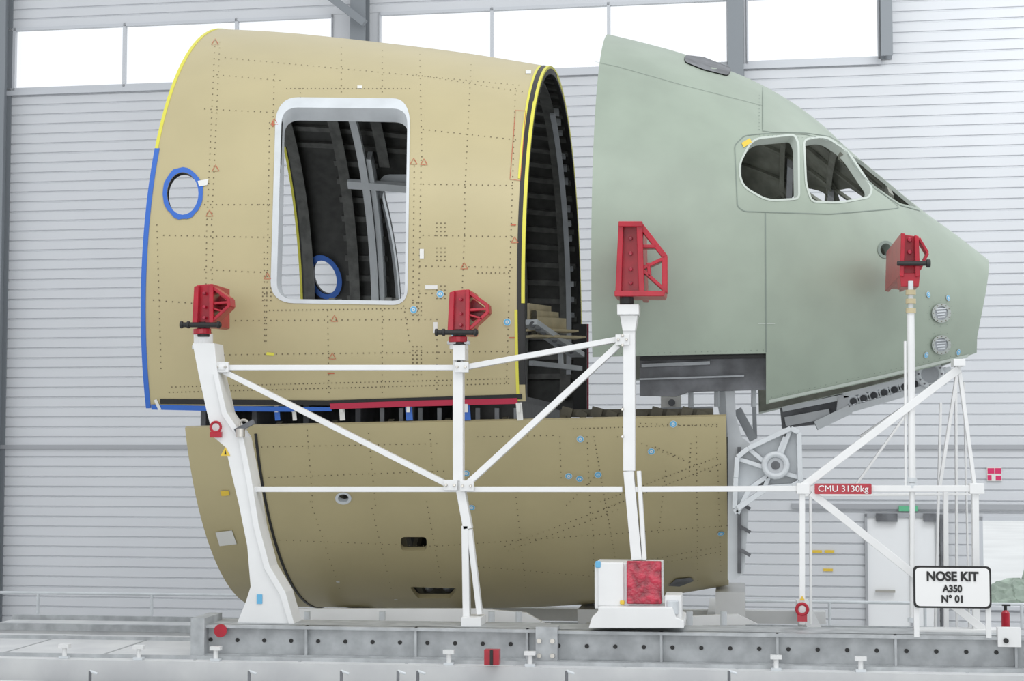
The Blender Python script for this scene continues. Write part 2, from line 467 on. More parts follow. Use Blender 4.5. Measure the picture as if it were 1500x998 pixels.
tri = lambda x, y, s=5: ribbon(mb, aft, [(x, y-s), (x+s, y+s*.8), (x-s, y+s*.8)], .007, 'redmark', .006, True, 5)
for x, y in ((315,62),(402,179),(316,247),(307,313),(392,405),(490,467),(487,522),(621,238),(606,237),(754,352),(680,390)): tri(x, y)
ribbon(mb, aft, [(755,162),(770,163),(762,265),(747,263)], .006, 'redmark', .006, True)
for a, b in (((748,330),(756,330)),((746,495),(754,495)),((400,178),(400,186)),((480,547),(490,547))): ribbon(mb, aft, [a, b], .012, 'redmark')
for x, y in ((606,454),(645,431),(743,472),(664,487)): target(mb, aft, x, y)
for x, y, w, h in ((618,372,6,14),(632,421,18,6),(638,480,6,16),(527,128,7,4),(774,106,8,5)):
    patch(mb, aft, [(x-w/2,y-h/2),(x+w/2,y-h/2),(x+w/2,y+h/2),(x-w/2,y+h/2)], 'whitesticker')
patch(mb, aft, [(391,516),(402,517),(401,521),(390,520)], 'yellow')
mb.build('rivet_holes_and_marks', E_aft)
mb = MB()
zf = 3.62
mb.box((XL+.35, YC-2.35, zf), (XR-.25, YC+2.35, zf+.10), 'carbon')
for x in np.arange(XL+.4, XR-.2, .5): mb.box((x, YC-2.4, zf-.22), (x+.05, YC+2.4, zf), 'dgrey')
for px in range(560, 760, 28):
    a = P(px, 598, 15.7); b = P(px, 618, 15.7); mb.beam(a, b, .04, .03, 'grey')
mb.build('cabin_floor', E_aft)
mb = MB()
for i in range(5):
    a = P(774, 455+i*9.5, 16.2); b = P(806+i*11, 459+i*9, 16.9); mb.beam(a, b, .022, .14, 'wood')
    if i < 4: mb.beam(a+Vector((.05,.05,0)), a+Vector((.05,.05,-.06)), .04, .1, 'brown')
mb.beam(P(776, 472, 15.95), P(846, 520, 17.4), .15, .05, 'lgrey')
for i in range(8):
    q = P(781+i*8, 476+i*5.6, 16.0+i*.17); mb.tube(q+Vector((0,-.06,0)), q+Vector((0,-.03,0)), .03, 'dgrey', 10)
mb.beam(P(776, 520, 16.0), P(856, 508, 19.0), .05, .05, 'mgrey')
mb.beam(P(778, 532, 16.9), P(850, 540, 17.9), .05, .05, 'mgrey')
mb.beam(P(820, 500, 17.6), P(822, 538, 17.6), .05, .05, 'lgrey')
mb.build('floor_beam_parts', E_aft)
mb = MB()
mb.box((XR-.7, YC-2.2, 3.05), (XR-.1, YC+2.6, 3.62), 'carbon')
mb.beam(P(858, 475, YC+2.2), P(858, 602, YC+2.2), .07, .05, 'redtape')
mb.beam(P(850, 600, YC+2.1), P(850, 475, YC+2.1), .16, .05, 'black')
mb.build('floor_support_block', E_aft)

# ---- lower shell
E_low = empty('lower_fuselage_shell')
XLl = P(262, 640, YC-2.93).x; XRl = P(1064, 640, YC-2.65).x
za = low.hit(265, 627)[0].z; zb_ = low.hit(1058, 610)[0].z
zc2 = lambda x: za+(zb_-za)*(x-XLl)/(XRl-XLl)
tfL = lambda x: (low.theta(x, zc2(x)), 2*math.pi-low.theta(x, zc2(x)))
sh2 = shell('skin', low, lin(XLl, XRl, 60), lambda x: lin(*tfL(x), 140), .05, ['gold', 'carbon', 'gold_dk'], E_low)
cut(sh2, [loop_cut(low, rrect([(587,787),(625,787),(625,807),(587,807)], 6, 4), .2, .2)])
cut(sh2, [loop_cut(low, rrect([(600,860),(670,862),(660,877),(612,877)], 4, 4), .25, .25)])
cut(sh2, [loop_cut(low, ell(503, 730, 8, 6, 16), .2, .2)])
finish(sh2)
mb = MB()
t0, t1 = tfL(XLl)
ringon(mb, low, ell(503, 730, 12, 9, 16), ell(503, 730, 8, 6, 16), 'lgrey', .006, .05)
xs = P(366, 630, YC-2.93).x
arcband(mb, low, xs-.012, xs+.012, t0+.02, math.pi, .010, -.02, 'black')
mb.build('skin_seam', E_low)
mb = MB()
for px in (622, 652): mb.tube(low.hit(px, 866)[0]+Vector((0,.12,.1)), low.hit(px, 876)[0]+Vector((0,.2,.1)), .06, 'lgrey', 16)
mb.build('hatch_fittings', E_low)
mb = MB()
D = lambda a, b, sp=8.5, r=.0066: dots(mb, low, a, b, sp, r)
D((375,655),(640,650)); D((385,700),(650,690),9); D((455,735),(500,870)); D((450,630),(458,735)); D((540,635),(550,740)); D((545,745),(575,870))
D((640,800),(1065,770)); D((380,790),(640,800),10); D((630,635),(635,700)); D((700,830),(880,845)); D((820,640),(822,700))
D((860,640),(865,760)); D((870,640),(905,840),6); D((868,760),(870,845)); D((905,640),(930,640),6); D((740,800),(900,740)); D((745,807),(905,747))
D((880,735),(1050,670),6); D((885,745),(1055,680),6); D((930,620),(1050,625),8); D((940,650),(1040,690),8); D((1020,640),(1022,850),8)
D((1012,650),(1010,690),6); D((960,655),(1000,672),6); D((900,830),(1055,800),7); D((900,838),(1055,808),7); D((830,740),(870,700),7); D((975,690),(965,780),7)
D((700,640),(810,638)); D((755,720),(770,860)); D((625,735),(650,870),8); D((1050,640),(1056,845),8)
D((840,628),(1050,622),6)
for x, y in ((850,643),(954,661),(833,697),(849,701),(876,695),(683,693),(691,743),(986,621),(1056,781)): target(mb, low, x, y)
patch(mb, low, [(316,779),(340,776),(347,796),(322,799)], 'whitesticker', .012)
patch(mb, low, [(323,719),(335,718),(337,725),(325,726)], 'orange', .012)
for x, y in ((495,852),(580,878)): disk(mb, low, x, y, .02, 'whitesticker')
patch(mb, low, [(979,857),(990,847),(1012,845),(1016,850),(995,858)], 'dgrey', .012)
mb.build('rivet_holes_and_marks', E_low)
mb = MB()
for x in np.arange(XLl+.3, XRl-.05, .53):
    a, b = tfL(x); arcband(mb, low, x, x+.05, a+.01, b-.01, -.05, -.2, 'brown', 50)
for px in range(828, 1045, 22):
    a = P(px, 612, 15.55); b = P(px+4, 600+3*math.sin(px), 15.55); mb.beam(a, b, .10, .05, 'brown')
mb.beam(P(820, 606, 15.6), P(1045, 604, 15.6), .07, .04, 'brown')
mb.beam(P(968, 602, 16.2), P(1044, 600, 16.2), .05, .3, 'grey')
mb.build('inner_frames', E_low)
mb = MB()
mb.prism([P(x,y,15.9) for x,y in ((1062,566),(1076,566),(1078,610),(1086,640),(1098,650),(1096,760),(1090,840),(1076,850),(1066,850),(1066,640))], (0,.05,0), 'lgrey')
mb.prism([P(x,y,16.3) for x,y in ((1046,566),(1064,566),(1072,640),(1060,640))], (0,.05,0), 'lgrey')
mb.beam(P(1083, 655, 15.86), P(1083, 840, 15.86), .035, .05, 'dgrey')
for y in range(670, 840, 34): mb.beam(P(1085, y, 15.85), P(1099, y+8, 15.85), .03, .05, 'dgrey')
mb.beam(P(1080, 600, 16.4), P(1104, 645, 16.4), .08, .2, 'grey')
mb.beam(P(1104, 570, 16.5), P(1106, 640, 16.5), .04, .05, 'grey')
mb.box(P(968, 604, 17.0), P(998, 580, 17.2), 'whitesticker'); mb.tube(P(984, 590, 16.99), P(984, 590, 16.95), .035, 'dgrey', 12)
mb.build('forward_bulkhead', E_low)

# ---- nose
E_nose = empty('nose_fuselage_section')
XN0 = P(866, 400, YC-2.88).x; XN1 = 2.60
def h3(px, py): return nose.hit(px, py)[0]
c1 = h3(880, 523); c2 = h3(1122, 518); c3 = h3(1124, 592); c4 = h3(1290, 556); c5 = h3(1420, 525)
xst = c2.x
def zcutN(x):
    if x <= xst: return c1.z+(c2.z-c1.z)*(x-c1.x)/(c2.x-c1.x)
    if x < c4.x: return c3.z+(c4.z-c3.z)*(x-c3.x)/(c4.x-c3.x)
    return min(c4.z+(c5.z-c4.z)*(x-c4.x)/(c5.x-c4.x), 4.25)
def thN(x):
    tm = max(nose.theta(x, zcutN(x)), 1.52); a = lin(0, 1.46, 80)+lin(1.46, tm, 14)[1:]
    return [-t for t in a[::-1]][:-1]+a
def xmapN(x, th):
    if x <= 1.9: return x
    k = (1-math.cos(min(abs(th), 1.75)))/1.18
    return 1.9+(x-1.9)*(XN1-.25*k-1.9)/(XN1-1.9)
xsN = sorted(lin(XN0, xst-.0008, 40)+lin(xst+.0008, XN1, 64))
sh3 = shell('skin', nose, xsN, thN, .045, ['green', 'inner_green', 'green_edge'], E_nose, xmapN)
W1 = rrect([(1083,243),(1103,205),(1163,199),(1168,212),(1169,290),(1125,293),(1088,272)], [14,14,5,4,6,14,14], 5)
W2 = rrect([(1179,206),(1208,201),(1240,222),(1276,276),(1272,288),(1228,296),(1190,294),(1182,270)], [6,12,14,5,5,14,6,8], 5)
W3 = rrect([(1243,226),(1262,236),(1300,267),(1344,304),(1318,298),(1285,275),(1258,253)], [4,6,8,3,6,8,6], 4)
for w in (W1, W2, W3):
    w = dens(w, 8, True)
    lc = loop_cut(nose, w, .25, .25); cut(sh3, [lc]); cut(sh3, [mirror_loop(lc)])
cut(sh3, [loop_cut(nose, ell(1297, 366, 8, 9, 18), .2, .2)])
finish(sh3)
mb = MB()
for w in (W1, W2):
    w = dens(w, 8, True); ringon(mb, nose, offpoly(w, (3, 3, 3, 3)), w, 'green_edge', .004, .08)
    ringon(mb, nose, offpoly(w, (4, 4, 4, 4)), w, 'inner_green', -.05, .12, mirror=True)
ribbon(mb, nose, [(1240,222),(1255,250),(1282,277),(1318,301),(1347,309)], .014, 'seam', .005)
ringon(mb, nose, ell(1297, 366, 12, 13, 18), ell(1297, 366, 8, 9, 18), 'seam', .006, .08)
for cy in (459, 505):
    ringon(mb, nose, ell(1377, cy, 14, 14, 24), ell(1377, cy, 10, 10, 24), 'vent', .018, .015)
    patch(mb, nose, ell(1377, cy, 10.5, 10.5, 20), 'grey', .006)
    for i in range(4): ribbon(mb, nose, [(1369+i, cy-6+i*4), (1385-i, cy-7+i*4)], .012, 'lgrey', .016)
mb.build('window_surrounds', E_nose, smooth=True)
mb = MB()
R_ = lambda pts, w=.010, k='seam', c=False: ribbon(mb, nose, pts, w, k, .004, c)
R_([(1117,128),(1117,192),(1130,194),(1180,195),(1215,200),(1235,212)])
R_(rrect([(1076,213),(1090,199),(1118,196),(1180,197),(1232,212),(1262,256),(1318,305),(1300,307),(1215,314),(1090,310),(1080,303)], 5, 3), .009, 'seam', True)
R_([(1121,312),(1122,516)]); R_([(872,91),(905,98),(1000,125),(1117,155)], .005)
R_([(1110,474),(1135,474)], .008, 'green_edge')
R_([(1126,588),(1290,552),(1418,521)], .03, 'green_edge')
patch(mb, nose, [(1086,210),(1098,203),(1101,209),(1089,217)], 'orange')
hp = rrect([(1003,82),(1030,85),(1071,101),(1066,112),(1030,103),(1003,92)], 4, 3)
patch(mb, nose, hp, 'dgrey', .012); R_(hp, .01, 'black', True)
for cy in (459, 505):
    for i in range(12):
        disk(mb, nose, 1377+12.2*math.cos(i*.524), cy+12.2*math.sin(i*.524), .006, 'dot', .022, 6)
        disk(mb, nose, 1377+19*math.cos(i*.524), cy+19*math.sin(i*.524), .004, 'seam', .006, 6)
dots(mb, nose, (892,519), (1118,513), 9, .005, 'seam')
dots(mb, nose, (1112,140), (1112,190), 5, .006, 'seam'); dots(mb, nose, (1100,197), (1225,205), 6, .005, 'seam')
for x, y in ((1359,432),(1388,437),(1403,516),(1356,520)): target(mb, nose, x, y, .03)
dots(mb, nose, (1130,582), (1400,520), 8, .005, 'seam')
mb.build('panel_seams_and_marks', E_nose)
mb = MB()
for x in np.arange(XN0+.3, 2.1, .5):
    for a, b in ((-1.6, -1.35), (-.75, .55), (1.5, 1.65)):
        arcband(mb, nose, x, x+.05, a, b, -.045, -.14, 'inner_green', 30)
for th in list(np.arange(-1.5, -1.35, .1))+list(np.arange(-.7, .5, .2)): longbar(mb, nose, XN0+.03, 1.9, th, .01, -.045, -.09, 'inner_green', 12)
for x in (.05, .62, 1.06, 1.5): arcband(mb, nose, x, x+.06, -1.4, -.5, -.05, -.2, 'mgrey', 20)
mb.build('inner_frames', E_nose)
mb = MB(); xb_ = 2.2; pts = []
for i in range(40):
    t = 2*math.pi*i/40; pp = nose.pt(xb_, t, -.05)
    pts.append(Vector((xb_, pp.y, max(pp.z, zcutN(xb_)+.02))))
mb.prism(pts, (.02, 0, 0), 'green_edge')
mb.build('forward_bulkhead', E_nose)
mb = MB()
mb.prism([P(x,y,15.7) for x,y in ((937,514),(1123,512),(1122,571),(1010,574),(990,581),(937,580))], (0,.1,0), 'dgrey')
mb.beam(P(937,526,15.65), P(1123,522,15.65), .03, .06, 'black')
mb.beam(P(940,536,15.65), P(1040,532,15.65), .03, .06, 'grey')
mb.beam(P(937,556,15.67), P(1090,551,15.67), .015, .06, 'grey')
for px in (1012, 1050, 1104): mb.tube(P(px, 566, 16.1), P(px, 596, 16.1), .025, 'lgrey')
mb.build('cockpit_floor_beam', E_nose)
mb = MB()
mb.prism([P(x,y,17.0) for x,y in ((1143,598),(1240,575),(1385,538),(1395,546),(1370,560),(1250,592),(1230,606),(1195,622),(1146,628))], (0,.12,0), 'dgrey')
mb.beam(P(1235,580,16.9), P(1392,541,16.9), .05, .12, 'lgrey'); mb.beam(P(1232,604,16.9), P(1385,560,16.9), .06, .12, 'lgrey')
mb.beam(P(1146,600,16.9), P(1235,582,16.9), .05, .1, 'lgrey'); mb.beam(P(1235,580,16.9), P(1232,604,16.9), .1, .12, 'mgrey')
mb.beam(P(1195,624,16.9), P(1245,600,16.9), .09, .14, 'lgrey'); mb.beam(P(1150,618,16.92), P(1215,606,16.92), .09, .1, 'mgrey')
for i in range(9):
    q = P(1250+i*15, 588-i*4.2, 16.88); mb.torus(q, (0,1,0), .05, .016, 'lgrey', 16, 6)
q = P(1362, 548, 16.8); mb.torus(q, (0,1,0), .11, .03, 'lgrey', 22, 8); mb.tube(q, q+Vector((0,.05,0)), .09, 'grey', 20)
for i in range(12):
    t = i*.524; mb.tube(q+Vector((.11*math.cos(t),-.04,.11*math.sin(t))), q+Vector((.11*math.cos(t),-.02,.11*math.sin(t))), .01, 'dgrey', 8)
mb.build('nose_gear_bay_beam', E_nose)

# cast fitting in front of lower shell
mb = MB(); Yb = 15.6
out = [(1080,670),(1096,657),(1158,628),(1170,634),(1172,706),(1160,712),(1098,716),(1080,752),(1076,745),(1078,700)]
mb.prism([P(x,y,Yb+.10) for x,y in out], (0,.03,0), 'lgrey')
n_ = len(out)
for i in range(n_): mb.beam(P(*out[i],Yb+.04), P(*out[(i+1)%n_],Yb+.04), .045, .12, 'lgrey')
for a, b in (((1080,672),(1135,690)),((1096,657),(1135,690)),((1158,628),(1135,690)),((1172,700),(1135,690)),((1098,716),(1135,690)),((1120,714),(1150,640))):
    mb.beam(P(*a,Yb+.05), P(*b,Yb+.05), .04, .09, 'lgrey')
q = P(1136, 682, Yb-.02); mb.torus(q, (0,1,0), .10, .03, 'lgrey'); mb.tube(q, q+Vector((0,.1,0)), .075, 'mgrey'); mb.tube(q+Vector((0,-.01,0)), q, .04, 'dgrey')
mb.beam(P(1080,745,Yb), P(1120,718,Yb), .05, .12, 'lgrey')
mb.build('cast_bracket_fitting', None, bevel=.006)

# ---------------------------------------------------------------- support frame
E_fr = empty('support_frame')
YF = 14.45
zdeck = 1.42
def B(mb, a, b, wpx, h=.09, k='white', Y=YF):
    mb.beam(P(a[0], a[1], Y), P(b[0], b[1], Y), wpx/171., h, k)
mb = MB()
lp = [(282,503),(314,503),(318,545),(332,604),(356,640),(368,700),(379,770),(395,830),(418,868),(432,918),(345,918),(360,882),(367,860),(362,800),(350,740),(338,690),(330,655),(312,640),(302,600),(291,550)]
mb.prism([P(x,y,YF-.12) for x,y in lp], (0,.26,0), 'white')
mb.prism([P(x,y,YF-.14) for x,y in [(318,545),(332,604),(356,640),(368,700),(379,770),(395,830),(418,868),(432,918),(424,918),(410,872),(387,833),(371,772),(360,702),(349,644),(325,608),(312,548)]], (0,.03,0), 'white')
mb.tube(P(298,510,YF), P(298,490,YF), .085, 'white', 20)
mb.tube(P(298,512,YF), P(298,506,YF), .10, 'lgrey', 20)
mb.box(P(345,921,YF-.2), P(434,914,YF+.3), 'white')
mb.build('main_post', E_fr, bevel=.008)
mb = MB()
B(mb, (325,539), (665,539), 8); B(mb, (330,545), (660,712), 8)
B(mb, (684,538), (914,496), 8); B(mb, (682,712), (906,506), 9)
B(mb, (365,717), (912,717), 8, .08); B(mb, (926,717), (1170,716), 8, .08); B(mb, (1170,716), (1430,716), 9, .08)
mb.tube(P(322,539,YF-.05), P(332,539,YF-.05), .05, 'white')
for x, y in ((325,538),(362,717),(676,538),(660,711),(684,712),(912,498)):
    q = P(x, y, YF-.08); mb.box(q+Vector((-.06,-.01,-.045)), q+Vector((.06,.03,.045)), 'white')
    for s in (-.035, .035): mb.tube(q+Vector((s,-.03,0)), q+Vector((s,0,0)), .012, 'steel', 8)
mb.build('cross_beams', E_fr, bevel=.004)
mb = MB()
B(mb, (672,505), (672,705), 15, .11); B(mb, (672,700), (686,775), 13, .10); B(mb, (682,770), (684,905), 10, .1); B(mb, (688,775), (703,900), 8, .08)
mb.tube(P(672,512,YF), P(672,494,YF), .08, 'white', 20); mb.tube(P(672,505,YF), P(672,500,YF), .10, 'lgrey', 20)
mb.prism([P(x,y,YF-.1) for x,y in [(663,528),(681,528),(681,505),(663,505)]], (0,.2,0), 'white')
mb.box(P(675,921,YF-.15), P(712,900,YF+.15), 'white')
q = P(672, 530, YF-.06); mb.tube(q, q+Vector((0,-.02,0)), .015, 'blacktxt')
mb.build('centre_post', E_fr, bevel=.005)
mb = MB()
B(mb, (922,456), (922,690), 17, .13); B(mb, (921,690), (933,820), 15, .12); B(mb, (936,690), (944,820), 6, .1)
mb.box(P(904,461,YF-.12), P(938,449,YF+.12), 'white'); mb.tube(P(920,450,YF), P(920,430,YF), .05, 'steel', 16)
mb.prism([P(x,y,YF-.08) for x,y in [(908,462),(934,462),(930,485),(912,485)]], (0,.18,0), 'white')
for y in (492, 506, 600, 640): 
    q = P(912, y, YF-.08); mb.tube(q, q+Vector((0,-.02,0)), .014, 'steel', 8)
mb.build('forward_post', E_fr, bevel=.005)
mb = MB()
B(mb, (1172,716), (1404,541), 11, .09); B(mb, (1188,722), (1450,930), 11, .09)
B(mb, (1175,712), (1175,915), 8, .08); B(mb, (1187,716), (1188,915), 4, .05, Y=15.6)
B(mb, (1404,535), (1428,716), 5, .06); B(mb, (1404,535), (1376,716), 5, .06, Y=16.0); B(mb, (1400,545), (1402,925), 4, .05, Y=16.6)
B(mb, (1428,710), (1430,930), 9, .08); B(mb, (1385,716), (1386,925), 7, .06, Y=15.4)
B(mb, (1378,590), (1370,925), 4, .05, Y=16.4); B(mb, (1412,560), (1420,925), 3, .04, Y=17)
B(mb, (1250,716), (1340,590), 4, .05, Y=16.2); B(mb, (1260,640), (1400,545), 5, .05, Y=17.2)
B(mb, (1170,726), (1435,724), 4, .04, Y=15.6)
B(mb, (1395,532), (1412,532), 10, .2)
B(mb, (1340,925), (1480,925), 8, .2)
for x in (1176, 1430): mb.box(P(x-9,724,YF-.06), P(x+9,708,YF+.06), 'white')
mb.build('nose_truss', E_fr, bevel=.004)
mb = MB()
mb.tube(P(1334,412,YF), P(1334,460,YF), .022, 'lgrey'); mb.tube(P(1334,455,YF), P(1336,700,YF), .03, 'white'); mb.tube(P(1336,700,YF), P(1337,905,YF), .022, 'white')
for y in (425, 438, 452, 700, 708, 905): mb.tube(P(1334+(y-412)/160,y,YF), P(1334+(y-412)/160,y+7,YF), .042, 'wood' if y < 460 else 'lgrey')
mb.tube(P(1326,500,YF), P(1327,715,YF), .012, 'white')
mb.build('nose_pole', E_fr, smooth=True)
mb = MB()
q = P(316,626,YF-.17); mb.torus(q, (0,1,0), .045, .012, 'red'); mb.box(q+Vector((-.05,-.01,-.09)), q+Vector((.05,.03,-.04)), 'red')
q = P(1175,893,YF-.1); mb.torus(q, (0,1,0), .045, .014, 'red'); mb.box(q+Vector((-.04,-.01,-.1)), q+Vector((.04,.03,-.045)), 'red')
mb.torus(P(357,622,YF-.12), (0,1,0), .04, .012, 'steel'); mb.beam(P(345,632,YF-.14), P(372,618,YF-.14), .04, .04, 'dgrey')
mb.tube(P(352,640,YF-.14), P(352,628,YF-.14), .04, 'steel')
mb.prism([P(330,655,YF-.128), P(337,668,YF-.128), P(323,668,YF-.128)], (0,.005,0), 'orange')
mb.prism([P(330,659,YF-.132), P(331.5,666,YF-.132), P(328.5,666,YF-.132)], (0,.005,0), 'blacktxt')
mb.prism([P(x,y,YF-.128) for x,y in ((376,871),(384,871),(384,885),(376,885))], (0,.005,0), 'cyan')
mb.prism([P(1175,873,YF-.05), P(1179,880,YF-.05), P(1171,880,YF-.05)], (0,.005,0), 'orange')
mb.build('shackles_and_labels', E_fr)
mb = MB()
mb.box(P(871,892,YF-.35), P(972,820,YF+.15), 'white')
mb.box(P(876,888,YF-.37), P(914,824,YF-.34), 'white')
mb.prism([P(x,y,YF-.5) for x,y in ((862,921),(867,905),(876,896),(876,890),(985,890),(990,905),(1002,910),(1002,921))], (0,.7,0), 'white')
mb.box(P(974,920,YF-.4), P(1000,868,YF-.1), 'white')
mb.tube(P(985,880,YF-.42), P(985,900,YF-.42), .05, 'lgrey')
mb.box(P(872,832,YF-.38), P(880,822,YF-.36), 'cyan'); mb.box(P(908,886,YF-.385), P(915,880,YF-.37), 'orange')
mb.box(P(884,903,YF-.5), P(896,900,YF-.48), 'whitesticker')
mb.build('jack_box', E_fr, bevel=.008)
mb = MB()
mb.box(P(918,885,YF-.40), P(969,822,YF-.35), 'redplastic')
mb.build('red_cover', E_fr, bevel=.01)

# red attachment brackets
def red_bracket_small(x0, y0, s, flip=1):
    mb = MB(); X = lambda dx, dy: (x0+dx*s*flip, y0+dy*s)
    Yb = YF-.05
    pp = lambda pts, Y, dy, k='red': mb.prism([P(*X(*q), Y) for q in pts], (0, dy, 0), k)
    pp([(-10,-36),(8,-38),(12,-30),(12,20),(8,24),(-14,22),(-12,-8)], Yb-.04, .46)
    pp([(-14,-34),(-7,-36),(-9,22),(-17,22)], Yb-.1, .5)
    pp([(8,-38),(14,-38),(14,22),(8,24)], Yb-.1, .5)
    B2 = lambda a, b, w, Y=Yb: mb.beam(P(*X(*a), Y), P(*X(*b), Y), w*s/171, .16, 'red')
    B2((12,-35),(40,-15),5); B2((40,-16),(41,-4),5); B2((41,-5),(16,18),5); B2((14,-8),(40,-10),4); B2((14,-2),(34,4),3)
    pp([(12,-30),(34,-14),(36,-4),(14,10)], Yb+.1, .03)
    mb.tube(P(*X(-34,22),Yb-.1), P(*X(26,22),Yb-.1), .022, 'blacktxt'); 
    for dx in (-34,-24,20): mb.tube(P(*X(dx,22),Yb-.1), P(*X(dx+4,22),Yb-.1), .032, 'black')
    mb.tube(P(*X(0,18),Yb), P(*X(0,40),Yb), .055, 'blacktxt', 16); mb.tube(P(*X(-2,28),Yb), P(*X(-2,36),Yb), .08, 'red', 16)
    for dy in (-24,-4,12): q = P(*X(2,dy),Yb-.06); mb.tube(q, q+Vector((0,-.03,0)), .016, 'redplastic', 8)
    return mb
red_bracket_small(298, 454, 1.0).build('mounting_bracket', None, bevel=.006)
red_bracket_small(673, 464, 1.05).build('mounting_bracket', None, bevel=.006).name = 'mounting_bracket.001'
mb = MB(); Yb = YF-.05
pp = lambda pts, Y, dy, k='red': mb.prism([P(*q, Y) for q in pts], (0, dy, 0), k)
pp([(909,328),(938,328),(938,430),(903,430),(905,400)], Yb, .62)
pp([(906,326),(913,326),(910,433),(901,433)], Yb-.1, .72); pp([(932,326),(941,326),(944,433),(936,433)], Yb-.1, .72)
pp([(906,324),(941,324),(941,332),(906,332)], Yb-.12, .72)
pp([(900,426),(975,426),(973,434),(900,434)], Yb-.12, .4)
B2 = lambda a, b, w, Y=Yb: mb.beam(P(*a, Y), P(*b, Y), w/171, .14, 'red')
B2((938,330),(975,378),8); B2((974,376),(974,430),8); B2((940,395),(972,380),5); B2((940,395),(972,424),5); B2((942,362),(962,362),5); B2((950,386),(952,406),5)
for a in (350, 372, 395, 415): q = P(924, a, Yb-.0); mb.tube(q, q+Vector((0,-.04,0)), .018, 'redplastic', 10)
mb.tube(P(918,434,Yb), P(918,446,Yb), .06, 'blacktxt', 16)
mb.build('mounting_bracket', None, bevel=.006).name = 'mounting_bracket.002'
mb = MB()
Yb = YF+.1
pp([(1322,343),(1342,346),(1344,404),(1322,402)], Yb, 1.3); pp([(1320,341),(1326,342),(1324,406),(1318,404)], Yb-.1, 1.4); pp([(1340,344),(1346,346),(1348,404),(1341,406)], Yb-.1, 1.4)
pp([(1318,400),(1348,400),(1346,420),(1320,420)], Yb-.08, .3)
B2((1345,350),(1358,372),4, Yb); B2((1358,372),(1346,396),4, Yb)
mb.tube(P(1314,386,Yb-.12), P(1362,386,Yb-.12), .02, 'blacktxt'); mb.tube(P(1357,386,Yb-.12), P(1363,386,Yb-.12), .035, 'black')
for y in (352,370): q = P(1332,y,Yb-.0); mb.tube(q, q+Vector((0,-.05,0)), .02, 'redplastic', 12)
mb.build('mounting_bracket', None, bevel=.006).name = 'mounting_bracket.003'

# ---------------------------------------------------------------- rails / runway
X0, X1 = -7.5, 6.5
mb = MB()
mb.box((X0, 13.75, 1.1), (X1, 15.6, zdeck), 'deck')
mb.box((X0, 13.8, 0), (X1, 13.95, 1.1), 'lgrey'); mb.box((X0, 15.4, 0), (X1, 15.5, 1.1), 'lgrey')
for y in (13.90, 15.2): mb.box((X0, y, zdeck), (X1, y+.035, zdeck+.03), 'galv')
for x in np.arange(X0+.3, X1, .9): mb.box((x, 13.85, zdeck), (x+.02, 15.5, zdeck+.003), 'galv')
q = P(722, 962, 13.75); q.y = 13.72
mb.box(q+Vector((-.06,-.05,-.06)), q+Vector((.06,.05,.06)), 'red'); mb.box(q+Vector((-.012,-.06,-.06)), q+Vector((.012,-.04,.06)), 'black')
mb.build('runway_platform')
mb = MB()
ztop = P(600, 919, YF-.3).z; zbot = zdeck+.005
xa = P(288, 930, YF-.3).x; xm = P(798, 930, YF-.3).x; xe = X1
Yr = YF-.3
def railbeam(xa, xb, dy=0):
    mb.box((xa, Yr+dy+.02, zbot+.01), (xb, Yr+dy+.05, ztop), 'galv')
    mb.box((xa, Yr+dy-.06, ztop-.025), (xb, Yr+dy+.5, ztop), 'galv'); mb.box((xa, Yr+dy-.06, zbot), (xb, Yr+dy+.5, zbot+.02), 'galv')
    for x in np.arange(xa+.12, xb, .235):
        mb.tube((x, Yr+dy+.021, (ztop+zbot)/2), (x, Yr+dy+.012, (ztop+zbot)/2), .018, 'blacktxt', 10)
    for x in np.arange(xa+.02, xb, .94): mb.box((x, Yr+dy-.05, zbot), (x+.02, Yr+dy+.03, ztop), 'galv')
railbeam(xa, xm); railbeam(xm, xe, -.06)
mb.box((xm-.06, Yr-.14, zbot), (xm+.12, Yr+.06, ztop+.03), 'galv'); mb.box((xa-.02, Yr-.1, zbot), (xa+.1, Yr+.4, ztop+.06), 'galv')
for s in (-.03, .08):
    for zz_ in (.06, .18): mb.tube((xm+s, Yr-.16, zbot+zz_), (xm+s, Yr-.13, zbot+zz_), .02, 'steel', 8)
q = P(324, 924, Yr-.05); mb.tube(q, q+Vector((0,-.03,0)), .055, 'red', 20)
q = P(1475, 940, Yr-.2); mb.box(q+Vector((-.06,.06,-.05)), q+Vector((.12,.14,.1)), 'white'); mb.tube(q+Vector((0,.06,0)), q+Vector((0,.03,0)), .02, 'black')
mb.build('carriage_beam')
# white cradle below lower shell
mb = MB()
for Y in (15.75, 16.6, 19.4):
    mb.box((-4.4, Y, 1.22), (1.0, Y+.16, 1.36), 'white')
for X in (-4.2, -2.9, -1.5, -.3, .7): mb.box((X, 15.63, 1.30), (X+.14, 20.3, 1.42), 'white')
mb.prism([P(x,y,15.9) for x,y in ((430,892),(700,892),(770,898),(800,915),(430,915))], (0,.06,0), 'white')
mb.prism([P(x,y,15.9) for x,y in ((960,905),(1080,900),(1110,915),(960,918))], (0,.06,0), 'white')
for px in (450, 560, 720, 760, 1010, 1060): mb.tube(P(px, 916, 15.7), P(px, 896, 15.7), .03, 'lgrey')
for X in (-4.1, -1.6, -.2): mb.box((X, 17.4, 1.4), (X+.3, 18.6, low.zb(X)-.005), 'white')
for Y in (15.8, 19.6):
    for X in (-4.2, .7): mb.box((X, Y, 0), (X+.12, Y+.12, 1.3), 'white')
mb.build('shell_cradle')
mb = MB()
mb.box((X0-2, 20.4, 0), (X1+2, 22.0, .92), 'deck'); mb.box((X0-2, 20.35, .92), (X1+2, 20.45, 1.0), 'galv'); mb.box((X0-2, 21.6, .92), (X1+2, 21.66, .98), 'galv')
mb.build('far_runway_platform')
mb = MB()
